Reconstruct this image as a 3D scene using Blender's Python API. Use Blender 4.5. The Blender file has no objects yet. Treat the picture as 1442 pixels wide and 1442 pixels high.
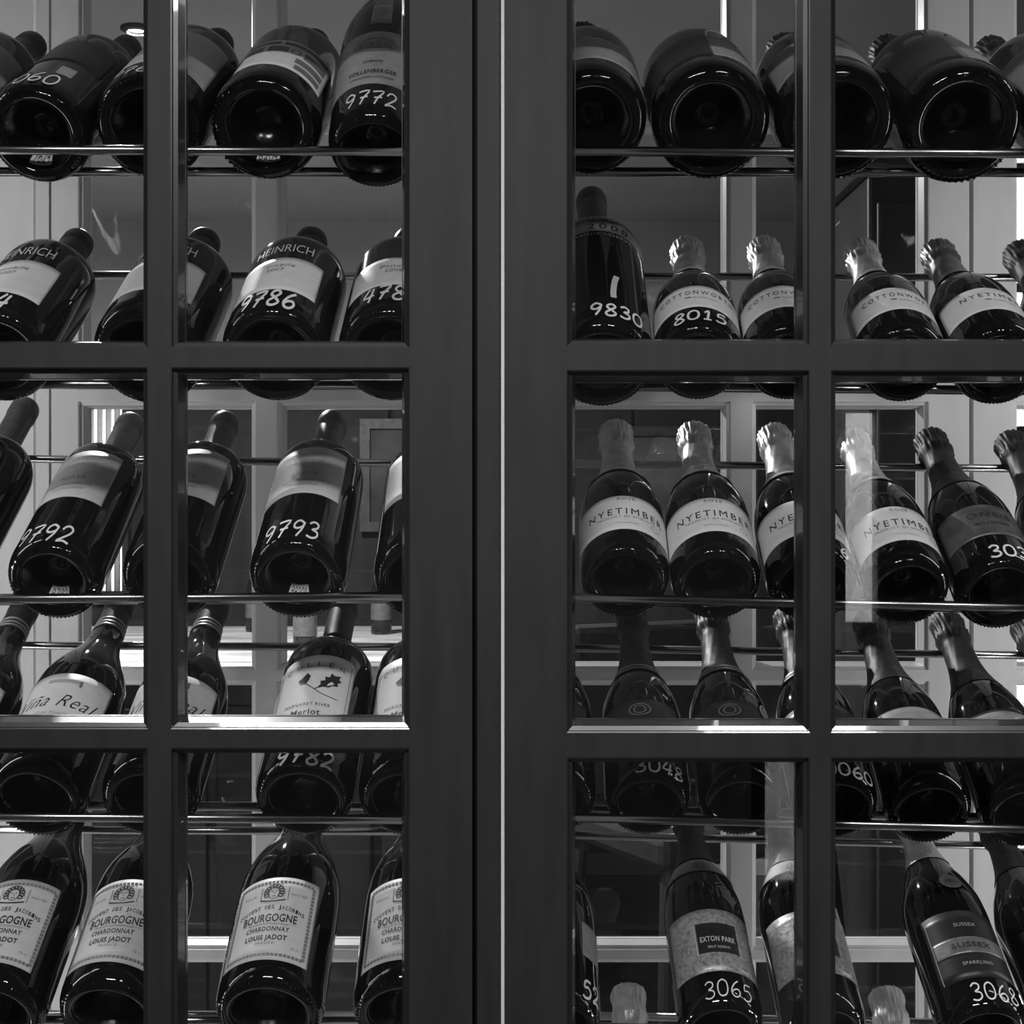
import bpy, bmesh, math, random
from mathutils import Vector, Matrix

# ------------------------------------------------------------------ camera, world, light, exposure
F = 2045.0          # focal length in pixels of the 1442 px frame
PC = 721.0
CZ = 1.5            # eye height
scene = bpy.context.scene
col = scene.collection
cam_d = bpy.data.cameras.new('camera')
cam_d.sensor_width = 36.0
cam_d.lens = 36.0 * F / 1442.0
cam_d.clip_start = 0.05
cam = bpy.data.objects.new('camera', cam_d)
cam.location = (0, 0, CZ)
cam.rotation_euler = (math.pi / 2, 0, 0)
col.objects.link(cam)
scene.camera = cam
scene.view_settings.view_transform = 'Standard'
scene.view_settings.look = 'None'
scene.view_settings.exposure = 0.0
scene.view_settings.gamma = 1.0
scene.view_settings.use_curve_mapping = False
world = bpy.data.worlds.new('world')
scene.world = world
world.use_nodes = True
world.node_tree.nodes['Background'].inputs[0].default_value = (1, 1, 1, 1)
world.node_tree.nodes['Background'].inputs[1].default_value = 13.0

def area_light(name, loc, rot, sx, sy, power):
    d = bpy.data.lights.new(name, 'AREA')
    d.shape = 'RECTANGLE'; d.size = sx; d.size_y = sy; d.energy = power
    o = bpy.data.objects.new(name, d)
    o.location = loc; o.rotation_euler = rot
    col.objects.link(o)
    return o
# two ceiling lamps of the room the picture is taken from (mirrored on the bottle shoulders and in the panes)
area_light('front_room_lamp_long_offscreen', (-0.35, -0.25, 2.66), (0, 0, 0), 0.7, 0.25, 32)
area_light('front_room_lamp_short_offscreen', (0.65, -0.25, 2.66), (0, 0, 0), 0.4, 0.25, 18)
# strip lamps at the two ends of the cabinet, beyond the picture's edges
area_light('cabinet_strip_west_offscreen', (-0.80, 1.405, 1.29), (math.pi / 2, 0, -0.75), 0.03, 1.7, 2.8)
area_light('cabinet_strip_east_offscreen', (0.80, 1.405, 1.29), (math.pi / 2, 0, 0.75), 0.03, 1.7, 2.8)
# the one recessed downlight that shows in the back room ceiling
dl = area_light('back_room_downlight', (-0.93, 3.6, 2.69), (0, 0, 0), 0.044, 0.044, 120)
dl.data.shape = 'DISK'

rnd = random.Random(7)

# ------------------------------------------------------------------ materials
MATS = {}
def mat(name, c, rough=0.5, metal=0.0, scale=0.0, amt=0.0, stretch=(1, 1, 1), bump=0.0, spec=0.5, coat=0.0):
    if name in MATS: return MATS[name]
    m = bpy.data.materials.new(name); m.use_nodes = True
    nt = m.node_tree; b = nt.nodes['Principled BSDF']
    b.inputs['Roughness'].default_value = rough
    b.inputs['Metallic'].default_value = metal
    b.inputs['Specular IOR Level'].default_value = spec
    b.inputs['Coat Weight'].default_value = coat
    b.inputs['Base Color'].default_value = (c, c, c, 1)
    if scale:
        tc = nt.nodes.new('ShaderNodeTexCoord'); mp = nt.nodes.new('ShaderNodeMapping')
        mp.inputs['Scale'].default_value = stretch
        nz = nt.nodes.new('ShaderNodeTexNoise'); nz.inputs['Scale'].default_value = scale
        nz.inputs['Detail'].default_value = 5
        rp = nt.nodes.new('ShaderNodeValToRGB')
        lo, hi = max(0, c * (1 - amt)), min(1, c * (1 + amt))
        rp.color_ramp.elements[0].position = 0.3; rp.color_ramp.elements[1].position = 0.7
        rp.color_ramp.elements[0].color = (lo, lo, lo, 1); rp.color_ramp.elements[1].color = (hi, hi, hi, 1)
        nt.links.new(tc.outputs['Object'], mp.inputs[0]); nt.links.new(mp.outputs[0], nz.inputs['Vector'])
        nt.links.new(nz.outputs['Fac'], rp.inputs[0]); nt.links.new(rp.outputs[0], b.inputs['Base Color'])
        if bump:
            bp = nt.nodes.new('ShaderNodeBump'); bp.inputs['Strength'].default_value = bump
            bp.inputs['Distance'].default_value = 0.002
            nt.links.new(nz.outputs['Fac'], bp.inputs['Height']); nt.links.new(bp.outputs[0], b.inputs['Normal'])
    MATS[name] = m
    return m

def emit(name, c, strength):
    if name in MATS: return MATS[name]
    m = bpy.data.materials.new(name); m.use_nodes = True
    b = m.node_tree.nodes['Principled BSDF']
    b.inputs['Base Color'].default_value = (c, c, c, 1)
    b.inputs['Emission Color'].default_value = (1, 1, 1, 1)
    b.inputs['Emission Strength'].default_value = strength
    MATS[name] = m
    return m

def pane_glass():
    m = bpy.data.materials.new('window_glass'); m.use_nodes = True
    nt = m.node_tree; nt.nodes.remove(nt.nodes['Principled BSDF'])
    out = nt.nodes['Material Output']
    tr = nt.nodes.new('ShaderNodeBsdfTransparent'); tr.inputs[0].default_value = (0.985, 0.985, 0.985, 1)
    gl = nt.nodes.new('ShaderNodeBsdfGlossy'); gl.inputs['Roughness'].default_value = 0.0
    gl.inputs[0].default_value = (1, 1, 1, 1)
    lw = nt.nodes.new('ShaderNodeLayerWeight'); lw.inputs[0].default_value = 0.5
    pw = nt.nodes.new('ShaderNodeMath'); pw.operation = 'POWER'; pw.inputs[1].default_value = 5
    ma = nt.nodes.new('ShaderNodeMath'); ma.operation = 'MULTIPLY_ADD'
    ma.inputs[1].default_value = 0.96; ma.inputs[2].default_value = 0.042
    mx = nt.nodes.new('ShaderNodeMixShader')
    nt.links.new(lw.outputs['Facing'], pw.inputs[0]); nt.links.new(pw.outputs[0], ma.inputs[0])
    nt.links.new(ma.outputs[0], mx.inputs[0]); nt.links.new(tr.outputs[0], mx.inputs[1])
    nt.links.new(gl.outputs[0], mx.inputs[2]); nt.links.new(mx.outputs[0], out.inputs[0])
    return m

def brick_mat(name, c1, c2, mortar, scale, rough=0.9):
    m = bpy.data.materials.new(name); m.use_nodes = True
    nt = m.node_tree; b = nt.nodes['Principled BSDF']; b.inputs['Roughness'].default_value = rough
    tc = nt.nodes.new('ShaderNodeTexCoord'); br = nt.nodes.new('ShaderNodeTexBrick')
    br.inputs['Color1'].default_value = (c1,) * 3 + (1,); br.inputs['Color2'].default_value = (c2,) * 3 + (1,)
    br.inputs['Mortar'].default_value = (mortar,) * 3 + (1,); br.inputs['Scale'].default_value = scale
    nt.links.new(tc.outputs['Object'], br.inputs['Vector']); nt.links.new(br.outputs[0], b.inputs['Base Color'])
    return m

GLASS = pane_glass()
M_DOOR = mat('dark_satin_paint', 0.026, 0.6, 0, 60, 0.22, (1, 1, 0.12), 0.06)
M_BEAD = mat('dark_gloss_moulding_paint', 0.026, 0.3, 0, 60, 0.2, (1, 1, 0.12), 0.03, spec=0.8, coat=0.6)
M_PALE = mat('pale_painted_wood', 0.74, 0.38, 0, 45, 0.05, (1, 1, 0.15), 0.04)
M_PALE2 = mat('pale_moulding_paint', 0.80, 0.30, 0, 45, 0.04, (1, 1, 0.15), 0.02)
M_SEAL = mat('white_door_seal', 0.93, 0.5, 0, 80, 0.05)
M_ROD = mat('brushed_steel_rod', 0.42, 0.22, 1.0, 120, 0.15, (0.05, 1, 1))
M_BGLASS = mat('dark_bottle_glass', 0.006, 0.045, 0, 30, 0.3, spec=0.5)
M_BGLASS2 = mat('dark_green_bottle_glass', 0.010, 0.06, 0, 30, 0.3, spec=0.5)
M_PUNT = mat('moulded_base_glass', 0.006, 0.18, 0, 60, 0.3, spec=0.5, bump=0.3)
M_KNURL = mat('ribbed_base_glass', 0.006, 0.06, 0, 90, 0.3)
M_WHITE = mat('white_paper', 0.78, 0.55, 0, 90, 0.05, bump=0.02)
M_CREAM = mat('cream_paper', 0.60, 0.55, 0, 90, 0.06, bump=0.02)
M_GREYP = mat('grey_paper', 0.36, 0.5, 0, 90, 0.12, bump=0.02)
M_DGREY = mat('dull_grey_paper', 0.17, 0.5, 0, 90, 0.12, bump=0.02)
M_FOILP = mat('silver_textured_paper', 0.42, 0.38, 0.35, 260, 0.45, bump=0.25)
M_DARKP = mat('black_satin_paper', 0.022, 0.38, 0, 60, 0.2)
M_BRONZE = mat('dull_metallic_band', 0.25, 0.4, 0.5, 120, 0.25)
M_INK = mat('black_ink', 0.025, 0.6, 0, 200, 0.2)
M_GINK = mat('grey_ink', 0.20, 0.6, 0, 200, 0.2)
M_LINK = mat('faint_grey_ink', 0.42, 0.6, 0, 200, 0.1)
M_PAINT = mat('white_marker_paint', 0.88, 0.45, 0, 150, 0.08)
M_FOIL = mat('silver_foil', 0.66, 0.36, 0.6, 70, 0.2, bump=0.5)
M_DFOIL = mat('dark_foil', 0.03, 0.5, 0.25, 70, 0.4, bump=0.5)
M_MFOIL = mat('grey_foil', 0.16, 0.36, 0.6, 70, 0.3, bump=0.5)
M_CAPS = mat('dark_capsule', 0.035, 0.42, 0.2, 60, 0.25)
M_GCAPS = mat('grey_capsule', 0.12, 0.4, 0.3, 60, 0.25)
M_RING = mat('pale_capsule_ring', 0.45, 0.4, 0.4, 60, 0.1)

# ------------------------------------------------------------------ helpers
def P(px, py, d):
    return Vector(((px - PC) / F * d, d, CZ - (py - PC) / F * d))
def X(px, d): return (px - PC) / F * d
def Z(py, d): return CZ - (py - PC) / F * d

def obj(name, me, m, parent=None, smooth=False):
    o = bpy.data.objects.new(name, me)
    if m is not None and not me.materials: me.materials.append(m)
    if smooth:
        for p in me.polygons: p.use_smooth = True
    col.objects.link(o)
    if parent is not None: o.parent = parent
    return o
def mesh(verts, faces):
    me = bpy.data.meshes.new('mesh'); me.from_pydata([tuple(v) for v in verts], [], faces); me.update()
    return me
class MB:
    def __init__(self): self.v = []; self.f = []
    def box(self, x0, x1, y0, y1, z0, z1):
        n = len(self.v)
        self.v += [(x0, y0, z0), (x1, y0, z0), (x1, y1, z0), (x0, y1, z0), (x0, y0, z1), (x1, y0, z1), (x1, y1, z1), (x0, y1, z1)]
        self.f += [tuple(n + i for i in q) for q in ((0, 3, 2, 1), (4, 5, 6, 7), (0, 1, 5, 4), (1, 2, 6, 5), (2, 3, 7, 6), (3, 0, 4, 7))]
        return self
    def cyl(self, a, b, r, n=14, r2=None):
        a, b = Vector(a), Vector(b); r2 = r if r2 is None else r2
        d = (b - a).normalized(); u = d.orthogonal().normalized(); w = d.cross(u); k = len(self.v)
        for i in range(n):
            t = 2 * math.pi * i / n; e = u * math.cos(t) + w * math.sin(t)
            self.v += [a + e * r, b + e * r2]
        for i in range(n):
            j = (i + 1) % n
            self.f.append((k + 2 * i, k + 2 * j, k + 2 * j + 1, k + 2 * i + 1))
        self.f.append(tuple(k + 2 * i for i in reversed(range(n)))); self.f.append(tuple(k + 2 * i + 1 for i in range(n)))
        return self
    def lathe(self, pts, n=32, c=(0, 0, 0)):
        k = len(self.v)
        for r, z in pts:
            for i in range(n):
                t = 2 * math.pi * i / n
                self.v.append((c[0] + r * math.cos(t), c[1] + r * math.sin(t), c[2] + z))
        for j in range(len(pts) - 1):
            for i in range(n):
                i2 = (i + 1) % n
                self.f.append((k + j * n + i, k + j * n + i2, k + (j + 1) * n + i2, k + (j + 1) * n + i))
        return self
    def build(self, name, m, parent=None, smooth=False, bevel=0.0):
        o = obj(name, mesh(self.v, self.f), m, parent, smooth)
        if bevel:
            b = o.modifiers.new('bevel', 'BEVEL'); b.width = bevel; b.segments = 2; b.limit_method = 'ANGLE'
        return o
def tag(o, label, cat, group=None, kind=None):
    if label: o['label'] = label
    if cat: o['category'] = cat
    if group: o['group'] = group
    if kind: o['kind'] = kind
    return o
def empty(name, loc=(0, 0, 0)):
    o = bpy.data.objects.new(name, None); o.location = loc; o.empty_display_size = 0.05
    col.objects.link(o); return o
def struct(mb, name, m):
    o = mb.build(name, m); o['kind'] = 'structure'; return o

# ------------------------------------------------------------------ room shell
YF = 1.335            # face of the front doors
YB = 1.83             # face of the back doors
M_WALL = mat('grey_plaster', 0.30, 0.9, 0, 6, 0.08)
M_WALLR = mat('dim_brown_wall', 0.16, 0.9, 0, 6, 0.15)
M_CEIL = mat('ceiling_plaster', 0.35, 0.9, 0, 4, 0.06)
M_FLOOR = mat('dark_oak_floor', 0.05, 0.45, 0, 14, 0.3, (1, 0.15, 1))
M_LIGHTW = mat('pale_far_wall', 0.38, 0.85, 0, 3, 0.05)
M_PANEL = mat('dark_wainscot', 0.014, 0.7, 0, 10, 0.4, (3, 1, 0.3))
struct(MB().box(-3, 3, -2.6, 6.3, -0.1, 0.0), 'floor', M_FLOOR)
struct(MB().box(-3, 3, -2.6, 6.3, 2.7, 2.8), 'ceiling', M_CEIL)
struct(MB().box(-3.1, -3, -2.6, 6.3, 0, 2.7), 'wall_left', M_WALLR)
struct(MB().box(3, 3.1, -2.6, 6.3, 0, 2.7), 'wall_right', M_WALLR)
wf = struct(MB().box(-3, 3, 6.0, 6.1, 0, 2.7), 'wall_far', M_LIGHTW)
pn = MB()
for i in range(12):
    pn_ = MB().box(-3 + i * 0.5 + 0.004, -2.5 + i * 0.5 - 0.004, 5.965, 6.0, 0.10, 1.93)
    pn_.build('wainscot_panel', M_PANEL, wf, bevel=0.006)
MB().box(-3, 3, 5.95, 6.0, 1.93, 1.98).build('wainscot_cap', M_PANEL, wf, bevel=0.005)
# partition wall around the cabinet
struct(MB().box(-3, -1.001, 1.34, 1.86, 0, 2.7), 'wall_partition_west', M_WALLR)
struct(MB().box(1.001, 3, 1.34, 1.86, 0, 2.7), 'wall_partition_east', M_WALLR)
struct(MB().box(-1.0, 1.0, 1.34, 1.86, 2.421, 2.7), 'wall_partition_header', M_WALLR)
# wall behind the camera with a glazed garden door
DX0, DX1, DZ1 = 0.86, 1.72, 2.05
struct(MB().box(-3, DX0, -2.6, -2.5, 0, 2.7).box(DX1, 3, -2.6, -2.5, 0, 2.7).box(DX0, DX1, -2.6, -2.5, DZ1, 2.7), 'wall_rear', M_WALLR)
dr = struct(MB().box(DX0, DX0 + 0.05, -2.58, -2.50, 0, DZ1).box(DX1 - 0.05, DX1, -2.58, -2.50, 0, DZ1).box(DX0 + 0.05, DX1 - 0.05, -2.58, -2.50, DZ1 - 0.06, DZ1)
            .box(1.13, 1.20, -2.58, -2.50, 0, DZ1 - 0.06).box(1.315, 1.66, -2.58, -2.50, 0, DZ1 - 0.06), 'door_1', M_DOOR)
MB().box(DX0 + 0.05, 1.13, -2.57, -2.53, 0.0, 0.16).box(DX0 + 0.05, 1.13, -2.57, -2.53, 0.62, DZ1 - 0.06).build('door_panel', M_DOOR, dr)
MB().box(1.20, 1.315, -2.57, -2.53, 0.0, 1.10).box(1.20, 1.315, -2.57, -2.53, 1.86, DZ1 - 0.06).build('door_panel', M_DOOR, dr)
MB().box(DX0 + 0.05, 1.13, -2.551, -2.547, 0.16, 0.62).build('pane', GLASS, dr)
MB().box(1.20, 1.315, -2.551, -2.547, 1.10, 1.86).build('pane', GLASS, dr)
# outside: sunlit pale garden wall and brick footing beyond the door
gw = tag(MB().box(0.2, 2.6, -4.2, -4.0, 0.75, 2.6).build('garden_wall', mat('white_render', 0.8, 0.9, 0, 5, 0.06)), 'bright daylit white garden wall beyond the glazed door', 'wall')
gb = tag(MB().box(0.2, 2.6, -4.2, -3.9, -0.02, 0.75).build('brick_plinth', brick_mat('outdoor_brick', 0.5, 0.25, 0.6, 9)), 'low rough brick plinth under the garden wall outdoors', 'wall')
tag(MB().box(0.0, 2.8, -4.2, -2.62, -0.12, -0.02).build('garden_paving', mat('paving', 0.3, 0.9, 0, 8, 0.3)), 'grey garden paving outside the glazed door', 'paving')

# ------------------------------------------------------------------ wine cabinet
cab = empty('wine_cabinet', (0, 1.6, 0))
tag(cab, 'dark painted wine cabinet with glazed doors in front and pale ones behind', 'cabinet')
INV = Matrix.Translation((0, -1.6, 0))
def part(mb, name, m, parent=None, smooth=False, bevel=0.0):
    o = mb.build(name, m, cab if parent is None else parent, smooth, bevel)
    if parent is None: o.matrix_parent_inverse = INV
    return o
part(MB().box(-1.0, -0.98, 1.34, 1.86, 0.30, 2.42), 'side_panel', M_PALE)
part(MB().box(0.98, 1.0, 1.34, 1.86, 0.30, 2.42), 'side_panel', M_PALE)
part(MB().box(-0.98, 0.98, 1.34, 1.86, 2.38, 2.42), 'top_panel', M_PALE)
part(MB().box(-0.98, 0.98, 1.34, 1.86, 0.30, 0.34), 'bottom_panel', M_PALE)
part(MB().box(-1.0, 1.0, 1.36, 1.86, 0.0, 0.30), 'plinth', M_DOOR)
part(MB().box(-0.019, -0.001, 1.395, 1.80, 0.34, 2.38), 'divider', M_PALE)

BP = [(0, 0), (0.0013, 0.0006), (0.0016, 0.0045), (0.0055, 0.0062), (0.0085, 0.0215), (0.0085, 0.0235), (0.0090, 0.0235), (0.0093, 0.030), (0.0, 0.030)]
def make_door(name, y, x0, x1, z0, z1, cols, rows, m, mb_mat, thick=0.034):
    fr = MB()
    xs = [x0] + [v for c in cols for v in c] + [x1]
    for i in range(0, len(xs), 2): fr.box(xs[i], xs[i + 1], y, y + thick, z0, z1)
    zs = [z1] + [v for r in rows for v in r] + [z0]
    for c in cols:
        for i in range(0, len(zs), 2): fr.box(c[0], c[1], y, y + thick, zs[i + 1], zs[i])
    d = part(fr, name, m)
    for (a, b) in cols:
        for (t, u) in rows:
            mb = MB(); n = len(BP)
            for (i, k) in BP:
                mb.v += [(a + i, y + k, u + i), (b - i, y + k, u + i), (b - i, y + k, t - i), (a + i, y + k, t - i)]
            for j in range(n):
                j2 = (j + 1) % n
                for q in range(4):
                    q2 = (q + 1) % 4
                    mb.f.append((4 * j + q, 4 * j + q2, 4 * j2 + q2, 4 * j2 + q))
            mo = mb.build('moulding', mb_mat, d)
            bm = bmesh.new(); bm.from_mesh(mo.data); bmesh.ops.recalc_face_normals(bm, faces=bm.faces); bm.to_mesh(mo.data); bm.free()
            MB().box(a + 0.0085, b - 0.0085, y + 0.0255, y + 0.0285, u + 0.0085, t - 0.0085).build('pane', GLASS, d)
    return d
def xs(*p): return [(X(a, YF), X(b, YF)) for a, b in p]
def zs(*p): return [(Z(a, YF), Z(b, YF)) for a, b in p]
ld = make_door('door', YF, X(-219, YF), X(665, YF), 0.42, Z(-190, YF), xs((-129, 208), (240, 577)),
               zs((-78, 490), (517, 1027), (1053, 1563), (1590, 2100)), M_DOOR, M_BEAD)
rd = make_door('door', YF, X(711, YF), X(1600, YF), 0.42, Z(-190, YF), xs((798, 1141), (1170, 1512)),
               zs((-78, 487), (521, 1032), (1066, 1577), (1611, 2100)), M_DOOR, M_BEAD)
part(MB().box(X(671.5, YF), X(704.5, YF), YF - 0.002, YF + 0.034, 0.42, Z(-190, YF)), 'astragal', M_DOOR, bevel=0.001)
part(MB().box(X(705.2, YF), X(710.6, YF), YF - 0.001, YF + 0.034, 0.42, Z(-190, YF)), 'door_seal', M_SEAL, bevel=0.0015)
part(MB().box(X(650, YF), X(724, YF), YF + 0.0345, YF + 0.0348, 0.42, Z(-190, YF)), 'dark_gap_backing', M_DOOR)  # thin backing strip added to keep the gap between the doors dark
# fixed side panels beside the doors, top fascia and bottom fascia
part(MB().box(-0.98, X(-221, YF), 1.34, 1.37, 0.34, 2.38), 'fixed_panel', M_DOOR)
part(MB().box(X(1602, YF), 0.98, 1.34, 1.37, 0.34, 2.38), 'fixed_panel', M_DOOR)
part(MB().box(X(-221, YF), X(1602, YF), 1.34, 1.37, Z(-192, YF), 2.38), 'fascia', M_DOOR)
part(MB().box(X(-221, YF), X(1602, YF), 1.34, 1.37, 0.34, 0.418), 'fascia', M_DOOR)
part(MB().box(-0.028, 0.010, 1.370, 1.395, 0.42, Z(-190, YF)), 'centre_post', M_PALE)
# strip lights behind the fixed panels
for s in (-1, 1):
    part(MB().box(s * 0.80 - 0.02, s * 0.80 + 0.02, 1.372, 1.395, 0.43, 2.15), 'strip_light', mat('strip_diffuser', 0.8, 0.5, 0, 60, 0.05))
# back doors
def bx(*p): return [(X(a, YB), X(b, YB)) for a, b in p]
def bz(*p): return [(Z(a, YB), Z(b, YB)) for a, b in p]
rowsb = bz((-224, 156), (170, 550), (564, 945), (958, 1339), (1351, 1732), (1746, 2020))
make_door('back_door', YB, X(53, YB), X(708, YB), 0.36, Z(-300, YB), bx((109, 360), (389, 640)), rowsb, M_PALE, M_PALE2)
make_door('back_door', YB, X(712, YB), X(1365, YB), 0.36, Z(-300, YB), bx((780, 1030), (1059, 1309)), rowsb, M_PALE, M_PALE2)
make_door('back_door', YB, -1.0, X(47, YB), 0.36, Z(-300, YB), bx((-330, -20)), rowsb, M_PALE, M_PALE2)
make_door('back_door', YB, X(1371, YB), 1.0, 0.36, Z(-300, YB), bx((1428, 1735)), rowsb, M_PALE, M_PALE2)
part(MB().box(X(52, YB), X(70, YB), YB - 0.004, YB, 0.36, Z(-300, YB)), 'back_astragal', M_PALE)
part(MB().box(-0.98, 0.98, YB, YB + 0.03, Z(-302, YB), 2.38), 'back_fascia', M_PALE)

# rods
DFR, DLO, DBK = 1.425, 1.485, 1.675
ROD = 0.0048
front_px = {1: ((211, 213), (213, 216)), 2: ((524, 525), (527, 531)), 3: ((843, 840), (842, 855)), 4: ((1150, 1154), (1151, 1167)), 5: ((1464, 1466), (1464, 1480)), 6: ((1778, 1780), (1780, 1796))}
low_px = {1: ((242, 242), (242, 243)), 2: ((541, 543), (544, 550)), 3: ((846, 843), (846, 858)), 4: ((1134, 1137), (1140, 1152)), 5: ((1436, 1438), (1446, 1460)), 6: ((1740, 1742), (1746, 1760))}
back_px = {1: ((125, 127), (127, 128)), 2: ((387, 389), (389, 391)), 3: ((646, 652), (653, 660)), 4: ((909, 911), (913, 923)), 5: ((1168, 1171), (1176, 1192)), 6: ((1428, 1430), (1430, 1442))}
def rod_z(tab, row, side, d, x):
    (y0, y1) = tab[row][side]
    a, b = (0, 560) if side == 0 else (812, 1442)
    px = x / d * F + PC
    return Z(y0 + (y1 - y0) * (px - a) / (b - a), d)
for row in range(1, 7):
    for side in (0, 1):
        xa, xb = (-0.98, -0.019) if side == 0 else (-0.001, 0.98)
        for nm, tab, d, r in (('front_rod', front_px, DFR, ROD), ('lower_rod', low_px, DLO, ROD), ('back_rod', back_px, DBK, 0.0046)):
            part(MB().cyl((xa, d, rod_z(tab, row, side, d, xa)), (xb, d, rod_z(tab, row, side, d, xb)), r, 20), nm, M_ROD, smooth=True)

# ------------------------------------------------------------------ text and strokes
_tc = {}
def text2d(s, shear=0.0, bold=0.0, space=1.0):
    k = (s, shear, bold, space)
    if k in _tc: return _tc[k]
    c = bpy.data.curves.new('t', 'FONT'); c.body = s; c.size = 1.0; c.shear = shear; c.offset = bold
    c.space_character = space; c.resolution_u = 3
    o = bpy.data.objects.new('t', c); col.objects.link(o)
    dg = bpy.context.evaluated_depsgraph_get(); dg.update()
    me = o.evaluated_get(dg).to_mesh()
    v = [(p.co.x, p.co.y) for p in me.vertices]; f = [tuple(p.vertices) for p in me.polygons]
    o.evaluated_get(dg).to_mesh_clear()
    bpy.data.objects.remove(o); bpy.data.curves.remove(c)
    x0 = min(p[0] for p in v); x1 = max(p[0] for p in v)
    v = [((p[0] - x0), p[1]) for p in v]
    _tc[k] = (v, f, x1 - x0)
    return _tc[k]
CAPH = 0.70
DIG = {
 '0': [[(.5, 1), (.18, .85), (.08, .5), (.2, .12), (.5, 0), (.82, .14), (.92, .5), (.8, .86), (.5, 1)]],
 '1': [[(.25, .75), (.55, 1), (.5, 0)], [(.2, 0), (.8, 0)]],
 '2': [[(.1, .75), (.25, .96), (.55, 1), (.8, .82), (.7, .55), (.3, .2), (.08, .02), (.5, .1), (.95, .0)]],
 '3': [[(.12, .85), (.4, 1), (.75, .9), (.72, .65), (.4, .52), (.8, .42), (.85, .15), (.5, 0), (.1, .1)]],
 '4': [[(.45, 1), (.1, .4), (.9, .45)], [(.75, .95), (.6, 0)]],
 '5': [[(.85, 1), (.3, .98), (.22, .6), (.6, .65), (.88, .4), (.7, .08), (.3, 0), (.08, .12)]],
 '6': [[(.75, 1), (.35, .75), (.12, .35), (.3, .05), (.65, .02), (.88, .25), (.7, .48), (.35, .42), (.15, .25)]],
 '7': [[(.08, .95), (.9, 1), (.55, .5), (.35, 0)], [(.25, .5), (.85, .55)]],
 '8': [[(.5, .53), (.2, .72), (.3, .95), (.6, 1), (.8, .8), (.5, .53), (.15, .28), (.25, .04), (.6, 0), (.88, .22), (.5, .53)]],
 '9': [[(.85, .85), (.5, 1), (.2, .85), (.18, .6), (.45, .5), (.8, .65), (.85, .9), (.78, .45), (.5, 0)]],
}
def smooth_line(pts, k=3):
    out = []
    n = len(pts)
    for i in range(n - 1):
        p0 = pts[max(i - 1, 0)]; p1 = pts[i]; p2 = pts[i + 1]; p3 = pts[min(i + 2, n - 1)]
        for j in range(k):
            t = j / k
            out.append(tuple(0.5 * (2 * p1[a] + (p2[a] - p0[a]) * t + (2 * p0[a] - 5 * p1[a] + 4 * p2[a] - p3[a]) * t * t + (3 * p1[a] - p0[a] - 3 * p2[a] + p3[a]) * t ** 3) for a in (0, 1)))
    out.append(pts[-1])
    return out
class Ink:
    """flat print in label space: u along the girth, v along the axis (metres)"""
    def __init__(self): self.v = []; self.f = []
    def text(self, s, v, h, width=None, u=0.0, shear=0.0, bold=0.006, space=1.1, slope=0.0):
        tv, tf, w = text2d(s, shear, bold, space)
        sy = h / CAPH; sx = sy if width is None else width / w
        n = len(self.v)
        for (a, b) in tv:
            uu = (a - w / 2) * sx
            self.v.append((u + uu, v - h / 2 + b * sy + slope * uu))
        self.f += [tuple(n + i for i in q) for q in tf]
        return self
    def ribbon(self, pts, hw, hv=None, k=3):
        hv = hw if hv is None else hv
        pts = smooth_line(pts, k) if k > 1 else pts
        n = len(self.v); m = len(pts)
        for i, (u, v) in enumerate(pts):
            a = pts[max(i - 1, 0)]; b = pts[min(i + 1, m - 1)]
            dx, dy = (b[0] - a[0]) / hw, (b[1] - a[1]) / hv
            l = math.hypot(dx, dy) or 1.0
            nx, ny = -dy / l * hw, dx / l * hv
            self.v += [(u + nx, v + ny), (u - nx, v - ny)]
        for i in range(m - 1):
            self.f.append((n + 2 * i, n + 2 * i + 1, n + 2 * i + 3, n + 2 * i + 2))
        return self
    def poly(self, pts):
        n = len(self.v); self.v += pts; self.f.append(tuple(range(n, n + len(pts)))); return self
    def rect(self, u0, u1, v0, v1, nu=4):
        n = len(self.v)
        for i in range(nu + 1):
            u = u0 + (u1 - u0) * i / nu
            self.v += [(u, v0), (u, v1)]
        for i in range(nu): self.f.append((n + 2 * i, n + 2 * i + 2, n + 2 * i + 3, n + 2 * i + 1))
        return self
    def ring(self, u, v, ru, rv, w, n=20):
        return self.ribbon([(u + ru * math.cos(2 * math.pi * i / n), v + rv * math.sin(2 * math.pi * i / n)) for i in range(n + 1)], w, k=1)
    def digits(self, s, v, h, w, u=0.0, thick=0.10, slope=0.0, lean=0.12):
        tot = len(s) * w * 1.12
        for i, ch in enumerate(s):
            if ch not in DIG: continue
            ou = u - tot / 2 + i * w * 1.12; jv = rnd.uniform(-.06, .06) * h
            for st in DIG[ch]:
                self.ribbon([(ou + (a + lean * b) * w, v - h / 2 + jv + b * h + slope * (ou + a * w - u)) for a, b in st], thick * w * .72, thick * h * 0.62)
        return self

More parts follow.
